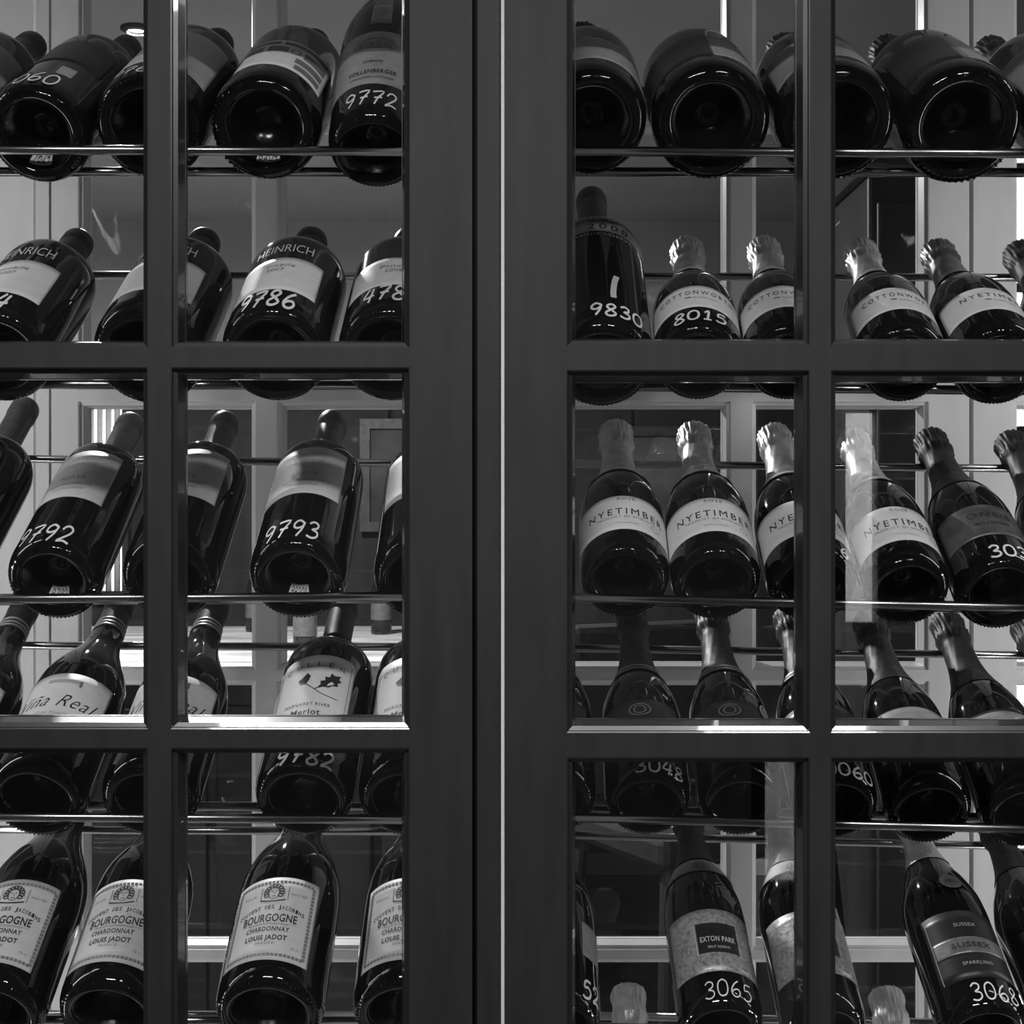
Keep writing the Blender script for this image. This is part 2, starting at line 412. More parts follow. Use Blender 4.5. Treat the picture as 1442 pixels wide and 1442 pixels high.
def pchip(pts, n):
    xs_ = [p[0] for p in pts]; ys_ = [p[1] for p in pts]; m = len(pts)
    h = [xs_[i + 1] - xs_[i] for i in range(m - 1)]; dl = [(ys_[i + 1] - ys_[i]) / h[i] for i in range(m - 1)]
    sl = [dl[0]] + [0 if dl[i - 1] * dl[i] <= 0 else 2 * dl[i - 1] * dl[i] / (dl[i - 1] + dl[i]) for i in range(1, m - 1)] + [dl[-1]]
    def f(x):
        x = min(max(x, xs_[0]), xs_[-1])
        i = 0
        while i < m - 2 and x > xs_[i + 1]: i += 1
        t = (x - xs_[i]) / h[i]
        return (ys_[i] * (1 + 2 * t) * (1 - t) ** 2 + h[i] * sl[i] * t * (1 - t) ** 2 + ys_[i + 1] * t * t * (3 - 2 * t) + h[i] * sl[i + 1] * t * t * (t - 1))
    return f
SHAPES = {
 'bord': lambda R, L: [(0.02, R), (.55 * L, R), (.60 * L, .975 * R), (.645 * L, .84 * R), (.675 * L, .60 * R), (.70 * L, .41 * R), (.74 * L, .335 * R), (.80 * L, .32 * R), (L, .315 * R)],
 'champ': lambda R, L: [(0.02, R), (.33 * L, R), (.41 * L, .97 * R), (.50 * L, .83 * R), (.58 * L, .62 * R), (.66 * L, .47 * R), (.75 * L, .39 * R), (.87 * L, .355 * R), (L, .345 * R)],
 'champm': lambda R, L: [(0.02, R), (.44 * L, R), (.51 * L, .97 * R), (.58 * L, .84 * R), (.65 * L, .62 * R), (.71 * L, .45 * R), (.78 * L, .34 * R), (.88 * L, .0165), (L, .016)],
 'burg': lambda R, L: [(0.02, R), (.40 * L, R), (.48 * L, .975 * R), (.56 * L, .85 * R), (.64 * L, .63 * R), (.72 * L, .44 * R), (.80 * L, .355 * R), (.90 * L, .32 * R), (L, .31 * R)],
}
# how far each rack's bottles sit down between the rods, in pixels of the frame
SEAT = {1: (10, 9), 2: (-3, 6), 3: (22, 14), 4: (19, 16), 5: (0, 4), 6: (0, 0)}
NSEG = 56
class Bottle:
    def __init__(self, name, label, row, bx, by, w, L, shape, yaw=0.0, tilt=31.0, roll=0.0, cat='bottle', glass=None, group=None, knurl='dot', nipple=True):
        side = 0 if bx < 709 else 1
        T = math.radians(tilt)
        dy = SEAT[row][side]
        by += dy
        ang = T - math.atan((PC - by) / F)
        self.ds = dy / (1440.0 * math.sin(ang)) * (.4 if row == 1 else 1.0)
        L += self.ds
        xg = (bx - PC) / F * 1.42
        zr = rod_z(front_px, row, side, DFR, xg) - CZ
        k = (PC - by) / F
        D = (DFR + (ROD + 0.0004) / math.cos(T) + zr * math.tan(T)) / (1 + k * math.tan(T))
        R = w / 2 / F * D
        self.R, self.L = R, L
        self.e = empty(name, P(bx, by, D))
        self.e.rotation_euler = (Matrix.Rotation(-math.radians(yaw), 3, 'Z') @ Matrix.Rotation(-(math.pi / 2 - T), 3, 'X') @ Matrix.Rotation(math.radians(roll), 3, 'Z')).to_euler()
        tag(self.e, label, cat, group)
        self.prof = pchip(SHAPES[shape](R, L), 0)
        self.punt = pchip([(0, .74 * R), (.07 * R, .75 * R), (.10 * R, .80 * R), (.16 * R, .80 * R), (.26 * R, .76 * R), (.42 * R, .55 * R), (.56 * R, .26 * R), (.66 * R, .08 * R), (.74 * R, .012 * R), (.80 * R, 0)], 0)
        if not nipple:
            self.punt = pchip([(0, .70 * R), (.2 * R, .67 * R), (.42 * R, .50 * R), (.60 * R, .20 * R), (.70 * R, .04 * R), (.80 * R, 0)], 0)
        pts = [(max(.0001, .8 * R * i / 16), self.punt(.8 * R * i / 16)) for i in range(17)]
        pts += [(.855 * R, .0012), (.91 * R, .0038), (.955 * R, .0078), (.985 * R, .0130)]
        n = 46
        pts += [(self.prof(.02 + (L - .02) * i / n), .02 + (L - .02) * i / n) for i in range(n + 1)]
        pts.append((.0001, L))
        self.g = obj('bottle_glass', mesh(*self._lathe(pts, NSEG)), glass or M_BGLASS, self.e, True)
        self.g.data.materials.append(M_PUNT)
        for pi in range(NSEG * 13): self.g.data.polygons[pi].material_index = 1
        if knurl:
            mb = MB(); n = 66 if knurl == 'dot' else 58
            for i in range(n):
                t = 2 * math.pi * i / n
                if knurl == 'dot': ra, rb, sk = .845, .925, 0.0
                else: ra, rb, sk = .83, .945, 0.06
                a = Vector((ra * R * math.cos(t), ra * R * math.sin(t), .0008))
                b = Vector((rb * R * math.cos(t + sk), rb * R * math.sin(t + sk), .0046 if knurl == 'dot' else .0075))
                c = (a + b) / 2; o = Vector((math.cos(t), math.sin(t), -1.3)).normalized() * (.0017 if knurl == 'dot' else .0050)
                tn = Vector((-math.sin(t), math.cos(t), 0)) * (.00145 if knurl == 'dot' else .0011)
                q = len(mb.v)
                mb.v += [a, c + tn - o * .2, b, c - tn - o * .2, c * .75 + a * .25 + o * .8, c * .75 + b * .25 + o * .8]
                mb.f += [(q, q + 1, q + 4), (q + 4, q + 1, q + 5), (q + 5, q + 1, q + 2), (q + 2, q + 3, q + 5), (q + 5, q + 3, q + 4), (q + 4, q + 3, q)]
            kn = mb.build('base_knurling', M_KNURL, self.e, False); kn['kind'] = 'stuff'
    def _lathe(self, pts, n, disp=None):
        v = []; f = []
        for j, (r, z) in enumerate(pts):
            for i in range(n):
                t = 2 * math.pi * i / n
                rr = r + (disp(t, z) if disp else 0)
                v.append((rr * math.sin(t), -rr * math.cos(t), z))
        for j in range(len(pts) - 1):
            for i in range(n):
                i2 = (i + 1) % n
                f.append((j * n + i, j * n + i2, (j + 1) * n + i2, (j + 1) * n + i))
        return v, f
    def wrap(self, uv, off, a0=0.0):
        out = []
        for (u, v) in uv:
            r = self.prof(v); t = a0 + u / self.R
            rr = r + off
            out.append((rr * math.sin(t), -rr * math.cos(t), v))
        return out
    def label(self, s0, s1, half, m, a=0.0, name='label', clip=0.0, off=.00035, note=None):
        a = math.radians(a); hf = math.radians(half); na, nv = 30, 8
        s0 += self.ds; s1 += self.ds
        v = []; f = []
        for i in range(na + 1):
            q = -1 + 2 * i / na
            e = s1 - (clip * max(0, (abs(q) - .86) / .14) if clip > 0 else -clip * (q * q - 0)) if clip else s1
            for j in range(nv + 1):
                s = s0 + (e - s0) * j / nv; r = self.prof(s) + off; t = a + q * hf
                v.append((r * math.sin(t), -r * math.cos(t), s))
        for i in range(na):
            for j in range(nv):
                k = i * (nv + 1) + j
                f.append((k, k + nv + 1, k + nv + 2, k + 1))
        o = obj(name, mesh(v, f), m, self.e, True)
        sd = o.modifiers.new('thickness', 'SOLIDIFY'); sd.thickness = .00022; sd.offset = -1
        if note: o['label'] = note
        return o
    def ink(self, parent, ink, m, a=0.0, name='print', off=.0007):
        ds = 0.0 if name == 'marker_number' else self.ds
        return obj(name, mesh(self.wrap([(u, v + ds) for u, v in ink.v], off, math.radians(a)), ink.f), m, parent if parent is not None else self.e)
    def marker(self, s, v, h, w, a=0.0, u=0.0, thick=.10, slope=0.0, m=None, name='marker_number'):
        return self.ink(self.e, Ink().digits(s, v, h, w, u, thick, slope), m or M_PAINT, a, name, .0006)
    def capsule(self, s0, m, ring=None, name='capsule'):
        L = self.L; s0 += self.ds
        pts = [(self.prof(s0) + .0002, s0)] + [(self.prof(s0 + (L - .004 - s0) * i / 10) + .0007, s0 + (L - .004 - s0) * i / 10) for i in range(11)]
        r = pts[-1][0]
        pts = [p for p in pts if p[1] < L - .028] + [(r, L - .026), (r + .0012, L - .024), (r + .0012, L - .006), (r + .0004, L - .002), (r - .002, L + .0004), (.0001, L + .0006)]
        c = obj(name, mesh(*self._lathe(pts, 32)), m, self.e, True)
        for s in [q + self.ds for q in ring or []]:
            self_r = self.prof(s) + .0012
            v, f = self._lathe([(self_r - .0004, s - .0016), (self_r, s - .0014), (self_r, s + .0014), (self_r - .0004, s + .0016)], 32)
            obj('capsule_ring', mesh(v, f), M_RING, c, True)
        return c
    def foil(self, s0, m, collar=None, collar_m=None, collar_w=.009, wire=True):
        s0 += self.ds; collar = collar + self.ds if collar else None
        L = self.L; ph = [rnd.uniform(0, 6.28) for _ in range(6)]
        k = min(1.0, self.R / .044)
        def disp(t, z):
            q = min(1, max(0, (z - (L - .055 * k)) / .02))
            return (.00022 + .00062 * q) * k * (math.sin(22 * t + ph[0] + z * 60) * .75 * q + math.sin(13 * t + ph[1] - z * 130) * .55 + math.sin(4 * t + ph[2] + z * 300) * .35)
        pts = []
        nn = 22; e = L - .050 * k
        for i in range(nn + 1):
            z = s0 + (e - s0) * i / nn; pts.append((self.prof(z) + .0008, z))
        rn = pts[-1][0]
        pts += [(rn + .0009 * k, L - .046 * k), (rn + .0030 * k, L - .040 * k), (rn + .0034 * k, L - .034 * k), (rn + .0014 * k, L - .028 * k), (rn + .0016 * k, L - .020 * k), (rn + .0030 * k, L - .013 * k), (rn + .0031 * k, L - .006 * k), (rn + .0016 * k, L - .002 * k), (rn - .0015 * k, L), (rn * .6, L + .0008), (.0001, L + .0012)]
        c = obj('foil', mesh(*self._lathe(pts, 88, disp)), m, self.e, True)
        if collar:
            ps = [(self.prof(s) + .0020, s) for s in (collar, collar + collar_w / 2, collar + collar_w)]
            obj('foil_band', mesh(*self._lathe(ps, 44)), collar_m or M_WHITE, c, True)
        return c
    def sticker(self, text, a=180.0, r=.52, wd=.020, ht=.010):
        """price tag glued inside the punt"""
        R = self.R; v = []; f = []
        c = math.radians(a)
        def pt(u, q, off):
            rr = r * R - q; t = c - u / (r * R)
            return (rr * math.sin(t), -rr * math.cos(t), self.punt(max(0, rr)) - off)
        for i in range(7):
            for j in range(4): v.append(pt((i / 6 - .5) * wd, (j / 3 - .5) * ht, .0007))
        for i in range(6):
            for j in range(3):
                k = i * 4 + j; f.append((k, k + 1, k + 5, k + 4))
        st = obj('price_tag', mesh(v, f), M_CREAM, self.e)
        ik = Ink().digits(text, 0, ht * .62, wd / (len(text) * 1.3), thick=.12)
        obj('print', mesh([pt(u, q, .0011) for u, q in ik.v], ik.f), M_INK, st)

# ------------------------------------------------------------------ the bottles
# ---- top rack, over the first front rod
G1 = 'bottles on the top rack'
b = Bottle('wine_bottle', 'dark magnum beside the 9060 magnum, its grey label lettered with one dark line', 1, -110, 176, 148, .345, 'bord', 1.6)
b.capsule(.225, M_CAPS); l = b.label(.05, .16, 62, M_GREYP, 12); b.ink(l, Ink().text('ESTATE RESERVE', .115, .006, .07), M_INK, 12)
b = Bottle('wine_bottle', 'dark magnum chalked 9060 with a price tag stuck in its base', 1, 50, 182, 146, .345, 'bord', 2.0)
b.capsule(.23, M_CAPS); b.label(.085, .165, 60, M_DARKP, -4); b.marker('9060', .027, .030, .0135, -6)
b.label(.040, .066, 9, M_GREYP, 24, name='neck_tag'); b.sticker('9624', 186, .50, .019, .012)
b = Bottle('wine_bottle', 'dark magnum with a plain pale label next to the brick-patterned label', 1, 208, 172, 156, .345, 'bord', 1.6)
b.capsule(.235, M_CAPS); b.label(.035, .165, 58, M_CREAM, 6); b.marker('9768', .018, .022, .0115, -8)
b = Bottle('wine_bottle', 'stout dark bottle with a white label printed in a brick pattern', 1, 371, 173, 156, .345, 'bord', 1.7, knurl='dash', nipple=False)
b.capsule(.23, M_CAPS); l = b.label(.028, .125, 52, M_WHITE, 16)
k = Ink(); R_ = b.R
for r_, (v0, v1, segs) in enumerate([(.108, .120, [(-.046, -.012), (-.008, .043)]), (.080, .100, [(-.046, -.026), (-.022, -.001), (.016, .043)]), (.056, .072, [(.010, .043)]), (.036, .050, [(.012, .043)])]):
    for (u0, u1) in segs: k.rect(u0, u1, v0, v1, 5)
b.ink(l, k, M_GINK, 16); b.ink(l, Ink().ring(.007, .090, .0045, .008, .0008), M_GINK, 16, 'emblem'); b.sticker('8204', 180, .56, .022, .008)
b = Bottle('wine_bottle', 'upright-leaning dark bottle chalked 9772 with a wide grey label', 1, 527, 207, 134, .37, 'burg', 1.0, 51, glass=M_BGLASS2)
b.capsule(.31, M_GCAPS); l = b.label(.045, .135, 78, M_GREYP, -4)
b.ink(l, Ink().text('MOULIN', .112, .011, .034).ring(0, .112, .022, .011, .0005), M_GINK, -4)
b.ink(l, Ink().text('DOMAINE', .083, .004, .02).text('VOLLENBERGER', .066, .006, .05, bold=.02).text('APPELLATION CONTROLEE', .056, .003, .045), M_INK, -4)
l = b.label(.15, .235, 13, M_GREYP, 0, 'neck_label'); b.ink(l, Ink().text('LEKW', .185, .006, .018, bold=.02), M_WHITE, 0)
b.marker('9772', .026, .021, .0125, -2)
b = Bottle('sparkling_wine_bottle', 'big dark magnum with deep ringed base next to the cabinet centre post', 1, 834, 166, 156, .35, 'champm', 1.0, knurl='dash')
b.foil(.22, M_DFOIL); b.label(.03, .115, 70, M_GREYP, 6)
b = Bottle('sparkling_wine_bottle', 'big dark magnum whose grey label ends in a slanted pale corner', 1, 1003, 166, 168, .35, 'champm', 1.0, 29, knurl='dash')
b.foil(.22, M_DFOIL); b.label(.026, .12, 70, M_DARKP, -30); b.label(.026, .115, 30, M_GREYP, 32, 'back_label')
b = Bottle('sparkling_wine_bottle', 'big dark magnum behind the glazing bar, its label dark grey', 1, 1179, 167, 168, .35, 'champm', 1.0, 29, knurl='dash')
b.foil(.22, M_DFOIL); b.label(.028, .12, 60, M_GREYP, -8)
b = Bottle('sparkling_wine_bottle', 'big dark magnum with two grey label panels meeting at a point', 1, 1357, 170, 172, .35, 'champm', 0.8, 29, knurl='dash')
b.foil(.22, M_DFOIL); b.label(.022, .13, 34, M_DARKP, -28); b.label(.022, .125, 34, M_GREYP, 34, 'back_label')
b = Bottle('sparkling_wine_bottle', 'dark magnum with black cap beside the two-panel magnum', 1, 1536, 172, 172, .35, 'champm', 0.6, 29, knurl='dash')
b.foil(.22, M_DFOIL); b.label(.03, .12, 60, M_GREYP, -8)

# ---- second rack
def heinrich(label, bx, by, w, num, yaw=-.2, roll=0.0, year='2007', paper=None):
    b = Bottle('wine_bottle', label, 2, bx, by, w, .328, 'bord', yaw, 31, roll, glass=M_BGLASS2)
    b.capsule(.235, M_CAPS)
    l = b.label(.048, .133, 50, paper or M_WHITE, -8)
    b.ink(l, Ink().text('mobile', .112, .0075, .030, u=.0, shear=.15, bold=0).text(year, .100, .0075, .018, u=-.004, bold=0), M_GINK, -6)
    b.ink(b.e, Ink().text('HEINRICH', .160, .021, .062, bold=-.004, space=1.0), M_CREAM, -8, 'lettering')
    if num: b.marker(num, .021, .036, .0135, -8, thick=.13)
    return b
heinrich('HEINRICH lettered magnum with white label and chalked number ending in 4', -6, 508, 150, '974', -.2, 2)
heinrich('HEINRICH lettered magnum without a chalked number, behind the glazing bar', 206, 508, 158, None, -.2, 4)
heinrich('HEINRICH lettered magnum chalked 9786 with white label', 386, 506, 154, '9786', -.2, 2)
b = Bottle('wine_bottle', 'magnum chalked 478 with white label beside the cabinet centre post', 2, 551, 506, 154, .328, 'bord', -.2, 31, 0, glass=M_BGLASS2)
b.capsule(.235, M_CAPS); l = b.label(.060, .133, 56, M_WHITE, -2); b.ink(l, Ink().text('Pinot', .110, .0075, .030, shear=.15, bold=0).text('2008', .098, .0075, .018, bold=0), M_GINK, -2)
b.marker('478', .034, .034, .0135, -8, thick=.12)
b = Bottle('wine_bottle', 'tall magnum with a 2000 band, a white paint dash and chalked 9830', 2, 848, 512, 148, .365, 'bord', 1.0, 38)
b.capsule(.275, M_GCAPS); l = b.label(.182, .203, 75, M_CREAM, 10, 'year_band')
b.ink(l, Ink().text('2000', .1925, .0115, .046, bold=.004, space=1.4), M_INK, 14)
b.ink(b.e, Ink().text('VINTAGE', .213, .006, .036, bold=0, space=1.3).text('GRANDE RESERVE', .175, .005, .07, bold=0), M_LINK, 4, 'lettering')
b.ink(b.e, Ink().ribbon([(.0010, .041), (.0008, .050), (.0018, .062), (.0035, .075), (.006, .086)], .0030, k=4), M_CREAM, 12, 'paint_dash'); b.marker('9830', .024, .022, .0130, 17, thick=.13)
def cotton(label, bx, by, num, yaw=4.0, roll=0.0, text='COTTONWORTH', w=126, foil=None):
    b = Bottle('sparkling_wine_bottle', label, 2, bx, by, w, .302, 'champ', yaw, 31, roll)
    b.foil(.180, foil or M_FOIL)
    l = b.label(.030, .084, 78, M_WHITE)
    b.ink(l, Ink().text(text, .066, .0088, .082 if len(text) > 9 else .070, bold=.0, space=1.5), M_INK)
    b.ink(l, Ink().rect(-.012, -.006, .053, .0555, 2).text('CLASSIC CUVEE', .053, .003, .024, u=.008, bold=0), M_GINK, 0, 'small_print')
    if num: b.marker(num, .019, .021, .0125, 2, thick=.13)
    return b
cotton('COTTONWORTH sparkling bottle chalked 8015', 984, 507, '8015', 4.4)
cotton('COTTONWORTH sparkling bottle standing next to the one chalked 8015', 1112, 507, None, 4.4)
cotton('COTTONWORTH sparkling bottle with silver cap, no number, beside a NYETIMBER bottle', 1274, 510, None, 4.2, 6)
cotton('NYETIMBER sparkling bottle on the second rack beside a COTTONWORTH bottle', 1408, 512, None, 3.4, 8, 'NYETIMBER', 130, M_MFOIL)
cotton('dark capped sparkling bottle on the second rack past the NYETIMBER bottle', 1548, 514, None, 3.0, 8, 'NYETIMBER', 130, M_DFOIL)

# ---- third rack
def nuits(label, bx, by, w, num, tagt, yaw=-.2, roll=0.0):
    b = Bottle('wine_bottle', label, 3, bx, by, w, .315, 'bord', yaw, 31, roll)
    b.capsule(.228, M_GCAPS, None)
    l = b.label(.063, .160, 52, M_CREAM, -10)
    b.ink(l, Ink().text('CHATEAU', .142, .006, .034, bold=0).text('LA GRANGE', .132, .0065, .036, bold=0), M_LINK, -8, 'faint_print')
    b.ink(l, Ink().text('NUITS', .103, .0070, .026, bold=.0).text('GRAND VIN DE BOURGOGNE', .090, .0038, .044, bold=0).text('APPELLATION CONTROLEE', .081, .0034, .032, bold=0), M_GINK, -8)
    if num: b.marker(num, .022, .029, .0132, -8, thick=.10)
    if tagt: b.sticker(tagt, 182, .50, .020, .008)
    return b
b = Bottle('wine_bottle', 'sloping-shouldered dark bottle with long dusty neck beside the one chalked 9792', 3, -104, 800, 136, .330, 'bord', -.4, 33)
b.capsule(.225, M_GCAPS); b.label(.06, .155, 50, M_CREAM, -14)
nuits('magnum chalked 9792 with cream NUITS label and price tag in its base', 73, 801, 134, '9792', '9792', .2)
nuits('magnum with cream NUITS label and no chalked number, behind the glazing bar', 236, 799, 136, None, None, -.2, 3)
nuits('magnum chalked 9793 with cream NUITS label', 418, 798, 140, '9793', '99204', -.2, 2)
nuits('magnum with cream NUITS label beside the cabinet centre post', 594, 799, 140, None, None, -.4, 1)
def nye(label, bx, by, num=None, yaw=2.4, roll=0.0, w=128):
    b = Bottle('sparkling_wine_bottle', label, 3, bx, by, w, .302, 'champ', yaw, 31, roll)
    b.foil(.152, M_FOIL, .152, M_WHITE, .012)
    l = b.label(.014, .078, 86, M_WHITE)
    b.ink(l, Ink().text('NYETIMBER', .048, .0118, .082, bold=.0, space=1.35), M_INK)
    b.ink(l, Ink().text('ROSÉ', .0715, .0045, .018, bold=.0, space=1.3).text('PRODUCT OF ENGLAND', .0375, .0034, .062, bold=0, space=1.2), M_GINK, 0, 'small_print')
    b.ink(l, Ink().ring(.030, .029, .005, .004, .0004).rect(-.012, .012, .0255, .0262), M_LINK, 0, 'emblem')
    if num: b.marker(num, .012, .018, .011, 40, thick=.13)
    return b
nye('NYETIMBER ROSÉ bottle on the third rack, next to the centre post', 880, 809, None, 2.2, 4)
nye('NYETIMBER ROSÉ bottle on the third rack, second from the centre post', 1009, 812, None, 2.4, 2)
nye('NYETIMBER bottle behind the glazing bar, chalked with a 6', 1145, 815, '6', 2.2, 0)
nye('NYETIMBER bottle beside the dark bottle chalked 303', 1279, 822, None, 2.0, 4, 122)
def oneis(label, bx, by, num, yaw=1.8):
    b = Bottle('sparkling_wine_bottle', label, 3, bx, by, 126, .308, 'champ', yaw, 31, 2)
    b.foil(.15, M_DFOIL)
    l = b.label(.028, .085, 76, M_GCAPS, 0)
    b.ink(l, Ink().text('ONEIS', .066, .009, .045, bold=.01, space=1.2), M_INK); b.ink(l, Ink().text('MILLESIME', .050, .005, .035), M_INK, 0, 'small_print')
    if num: b.marker(num, .016, .020, .0125, 4, thick=.12)
    return b
oneis('dark foiled sparkling bottle chalked 303 on the third rack', 1411, 826, '303')
oneis('dark foiled sparkling bottle with no number, past the one chalked 303', 1546, 830, None)

# ---- fourth rack
def vina(label, bx, by, w=140, yaw=1.4, roll=0.0, num=None):
    b = Bottle('wine_bottle', label, 4, bx, by, w, .322, 'burg', yaw, 31, roll)
    b.capsule(.255, M_CAPS, [.259, .265, .272])
    l = b.label(.032, .124, 60, M_WHITE, 0)
    b.ink(l, Ink().text('Viña Real', .080, .0190, .084, shear=.5, bold=-.008), M_INK)
    s = Ink()
    for q in range(3): s.rect(-.018, .018, .1085 + q * .002, .1093 + q * .002, 6)
    s.rect(.015, .018, .104, .113, 2); b.ink(l, s, M_GINK, 0, 'vignette')
    b.ink(l, Ink().text('Gran Reserva', .060, .005, .034, shear=.3, bold=0).text('RIOJA', .050, .005, .02, bold=0), M_LINK, 0, 'small_print')
    return b
vina('white-labelled Viña Real bottle, third from the CULLEN bottles', -112, 1112, 140, 1.4)
vina('white-labelled Viña Real bottle under the magnum chalked 9792, second from the CULLEN bottles', 48, 1112, 142, 1.4, 3)
vina('white-labelled Viña Real bottle beside the CULLEN oak-leaf label', 208, 1113, 140, 1.4, 3)
def cullen(label, bx, by, w, num, yaw=1.3, roll=0.0):
    b = Bottle('wine_bottle', label, 4, bx, by, w, .325, 'bord', yaw, 31, roll, glass=M_BGLASS2, nipple=False)
    b.capsule(.235, M_CAPS)
    l = b.label(.034, .156, 52, M_WHITE, -6, clip=.008)
    fr = Ink().ribbon([(-.040, .036), (-.040, .146), (-.036, .1535), (.036, .1535), (.040, .146), (.040, .036)], .0004, k=1)
    b.ink(l, fr, M_GINK, -6, 'border')
    t = Ink()
    for i, ch in enumerate('CULLEN'): t.text(ch, .1405 - .0006 * (i - 2.5) ** 2, .0085, .0050, u=(i - 2.5) * .0118, bold=-.008)
    b.ink(l, t, M_INK, -6)
    lf = Ink().poly([(.006, .098), (.010, .106), (.009, .111), (.014, .113), (.013, .119), (.018, .119), (.019, .126), (.023, .123), (.029, .125), (.028, .119), (.031, .116), (.027, .112), (.028, .107), (.022, .106), (.019, .102), (.013, .102)])
    lf.poly([(-.012, .108), (-.006, .107), (-.003, .113), (-.002, .120), (-.006, .126), (-.010, .119), (-.015, .114)])
    lf.ribbon([(-.006, .108), (.002, .100), (.014, .090), (.030, .086)], .0005, k=3).ribbon([(.004, .098), (.008, .100)], .0006, k=1)
    b.ink(l, lf, M_INK, -6, 'oak_leaf')
    b.ink(l, Ink().text('MARGARET RIVER', .0735, .0046, .048, bold=0, space=1.2).text('Merlot', .061, .0085, .030, bold=.01).text('ESTATE GROWN', .050, .003, .03), M_INK, -6, 'small_print')
    if num: b.marker(num, .014, .022, .0135, 6, thick=.13)
    return b
cullen('CULLEN bottle with oak leaf and acorn label, chalked 9782', 426, 1112, 141, '9782', 1.4)
cullen('CULLEN bottle with oak leaf label half behind the cabinet centre post', 572, 1113, 140, None, 1.2)
def silvery(label, bx, by, num, yaw=1.6, roll=0.0, dark=False, w=122, tip=True):
    b = Bottle('sparkling_wine_bottle', label, 4, bx, by, w, .315, 'champ', yaw, 31, roll)
    b.foil(.165, M_DFOIL)
    f = b.e.children[-1]
    if not dark:
        for s in (.166 + b.ds, .174 + b.ds): obj('foil_stripe', mesh(*b._lathe([(b.prof(s) + .0022, s), (b.prof(s + .0045) + .0022, s + .0045)], 44)), M_RING, f, True)
        b.ink(f, Ink().text('CUVEE', .222, .006, .03, bold=.0), M_LINK, 0, 'lettering')
    l = b.label(.030, .098, 60, M_DARKP, -6)
    b.ink(l, Ink().ribbon([(-.040, .032), (-.040, .0965), (.040, .0965), (.040, .032)], .0004, k=1).ring(.0, .082, .011, .009, .0005).ring(.0, .082, .006, .006, .0005), M_GINK, -6, 'border')
    if num: b.marker(num, .011, .018, .0120, 16, thick=.12)
    return b
silvery('dark sparkling bottle on the fourth rack against the centre post', 780, 1117, None, 1.4)
silvery('dark sparkling bottle chalked 3048 with two pale foil stripes', 913, 1120, '3048', 1.4)
b = silvery('dark sparkling bottle with two pale foil stripes and round seal', 1045, 1121, None, 1.6)
l = b.ink(b.e, Ink().poly([(.0075 * math.cos(i * math.pi / 12), .094 + .011 * math.sin(i * math.pi / 12)) for i in range(24)]), M_CREAM, 50, 'round_seal', .0016); b.ink(l, Ink().ring(0, .094, .0052, .008, .0005).text('GOLD', .094, .004, .007), M_INK, 50, 'print', .0021)
silvery('dark sparkling bottle chalked 0060 behind the glazing bar', 1178, 1125, '0060', 1.4)
b = silvery('dark sparkling bottle with plain black foil, next to the 0060 bottle', 1310, 1131, None, 1.6, 0, True, 124); b.label(.030, .096, 50, M_GREYP, 8, 'front_label', off=.0009)
b = silvery('dark sparkling bottle with black foil on fourth rack, second past the 0060 bottle', 1446, 1136, None, 1.0, 0, True, 126); b.label(.030, .094, 50, M_GREYP, 8, 'front_label', off=.0009)
silvery('dark sparkling bottle with black foil on fourth rack, third past the 0060 bottle', 1582, 1140, None, 0.8, 0, True, 126)

# ---- fifth rack
def bourgogne(label, bx, by, w, yaw=.8, roll=0.0):
    b = Bottle('wine_bottle', label, 5, bx, by, w, .345, 'burg', yaw, 31, roll, nipple=False)
    b.capsule(.275, M_CAPS)
    a = -8
    l = b.label(.025, .134, 50, M_CREAM, a)
    bd = Ink()
    for (u0, v0, u1, v1) in ((-.041, .0315, .041, .0315), (-.041, .1275, .041, .1275), (-.041, .0315, -.041, .1275), (.041, .0315, .041, .1275)):
        n = 20
        for i in range(n):
            t0, t1 = i / n, (i + .8) / n
            bd.ribbon([(u0 + (u1 - u0) * t0, v0 + (v1 - v0) * t0), (u0 + (u1 - u0) * t1, v0 + (v1 - v0) * t1)], .0018, k=1)
    b.ink(l, bd, M_GINK, a, 'border')
    hd = Ink().ring(0, .1125, .0055, .0080, .0004)
    for i in range(11):
        t = -.5 + i * (math.pi + 1.0) / 10
        hd.ring(.0082 * math.cos(t), .1135 + .0085 * math.sin(t), .0024, .0024, .0007, 8)
    hd.ribbon([(-.003, .1145), (-.001, .1148)], .0005, k=1).ribbon([(.001, .1148), (.003, .1145)], .0005, k=1).ribbon([(0, .114), (.0006, .1105)], .0003, k=1).ribbon([(-.002, .1085), (0, .1078), (.002, .1085)], .0005)
    hd.ribbon([(-.013, .1035), (-.005, .1015), (.005, .1015), (.013, .1035)], .0009)
    hd.ribbon([(-.013, .103), (-.013, .121)], .0003, k=1).ribbon([(.015, .103), (.015, .121)], .0003, k=1)
    b.ink(l, hd, M_INK, a, 'portrait')
    t = Ink()
    tx = 'COUVENT DES JACOBINS'
    for i, ch in enumerate(tx):
        q = i - (len(tx) - 1) / 2
        if ch != ' ': t.text(ch, .0935 - .00007 * q * q, .0050, .0026, u=q * .0035, bold=.02)
    t.text('BOURGOGNE', .0790, .0100, .056, bold=.02, space=1.05).text('CHARDONNAY', .0645, .0058, .044, bold=.02).text('LOUIS JADOT', .0535, .0060, .042, bold=.03)
    b.ink(l, t, M_INK, a)
    b.ink(l, Ink().text('depuis 1859', .112, .0032, .016, u=.026, bold=0).text('France', .112, .0032, .014, u=-.026, bold=0).rect(-.028, .028, .0715, .0719, 6).text('Appellation Contrôlée', .0705, .0022, .04, bold=0)
          .text('FRANCE', .0460, .0030, .018).text('75 cl', .042, .003, .008, u=.030), M_GINK, a, 'small_print')
    return b
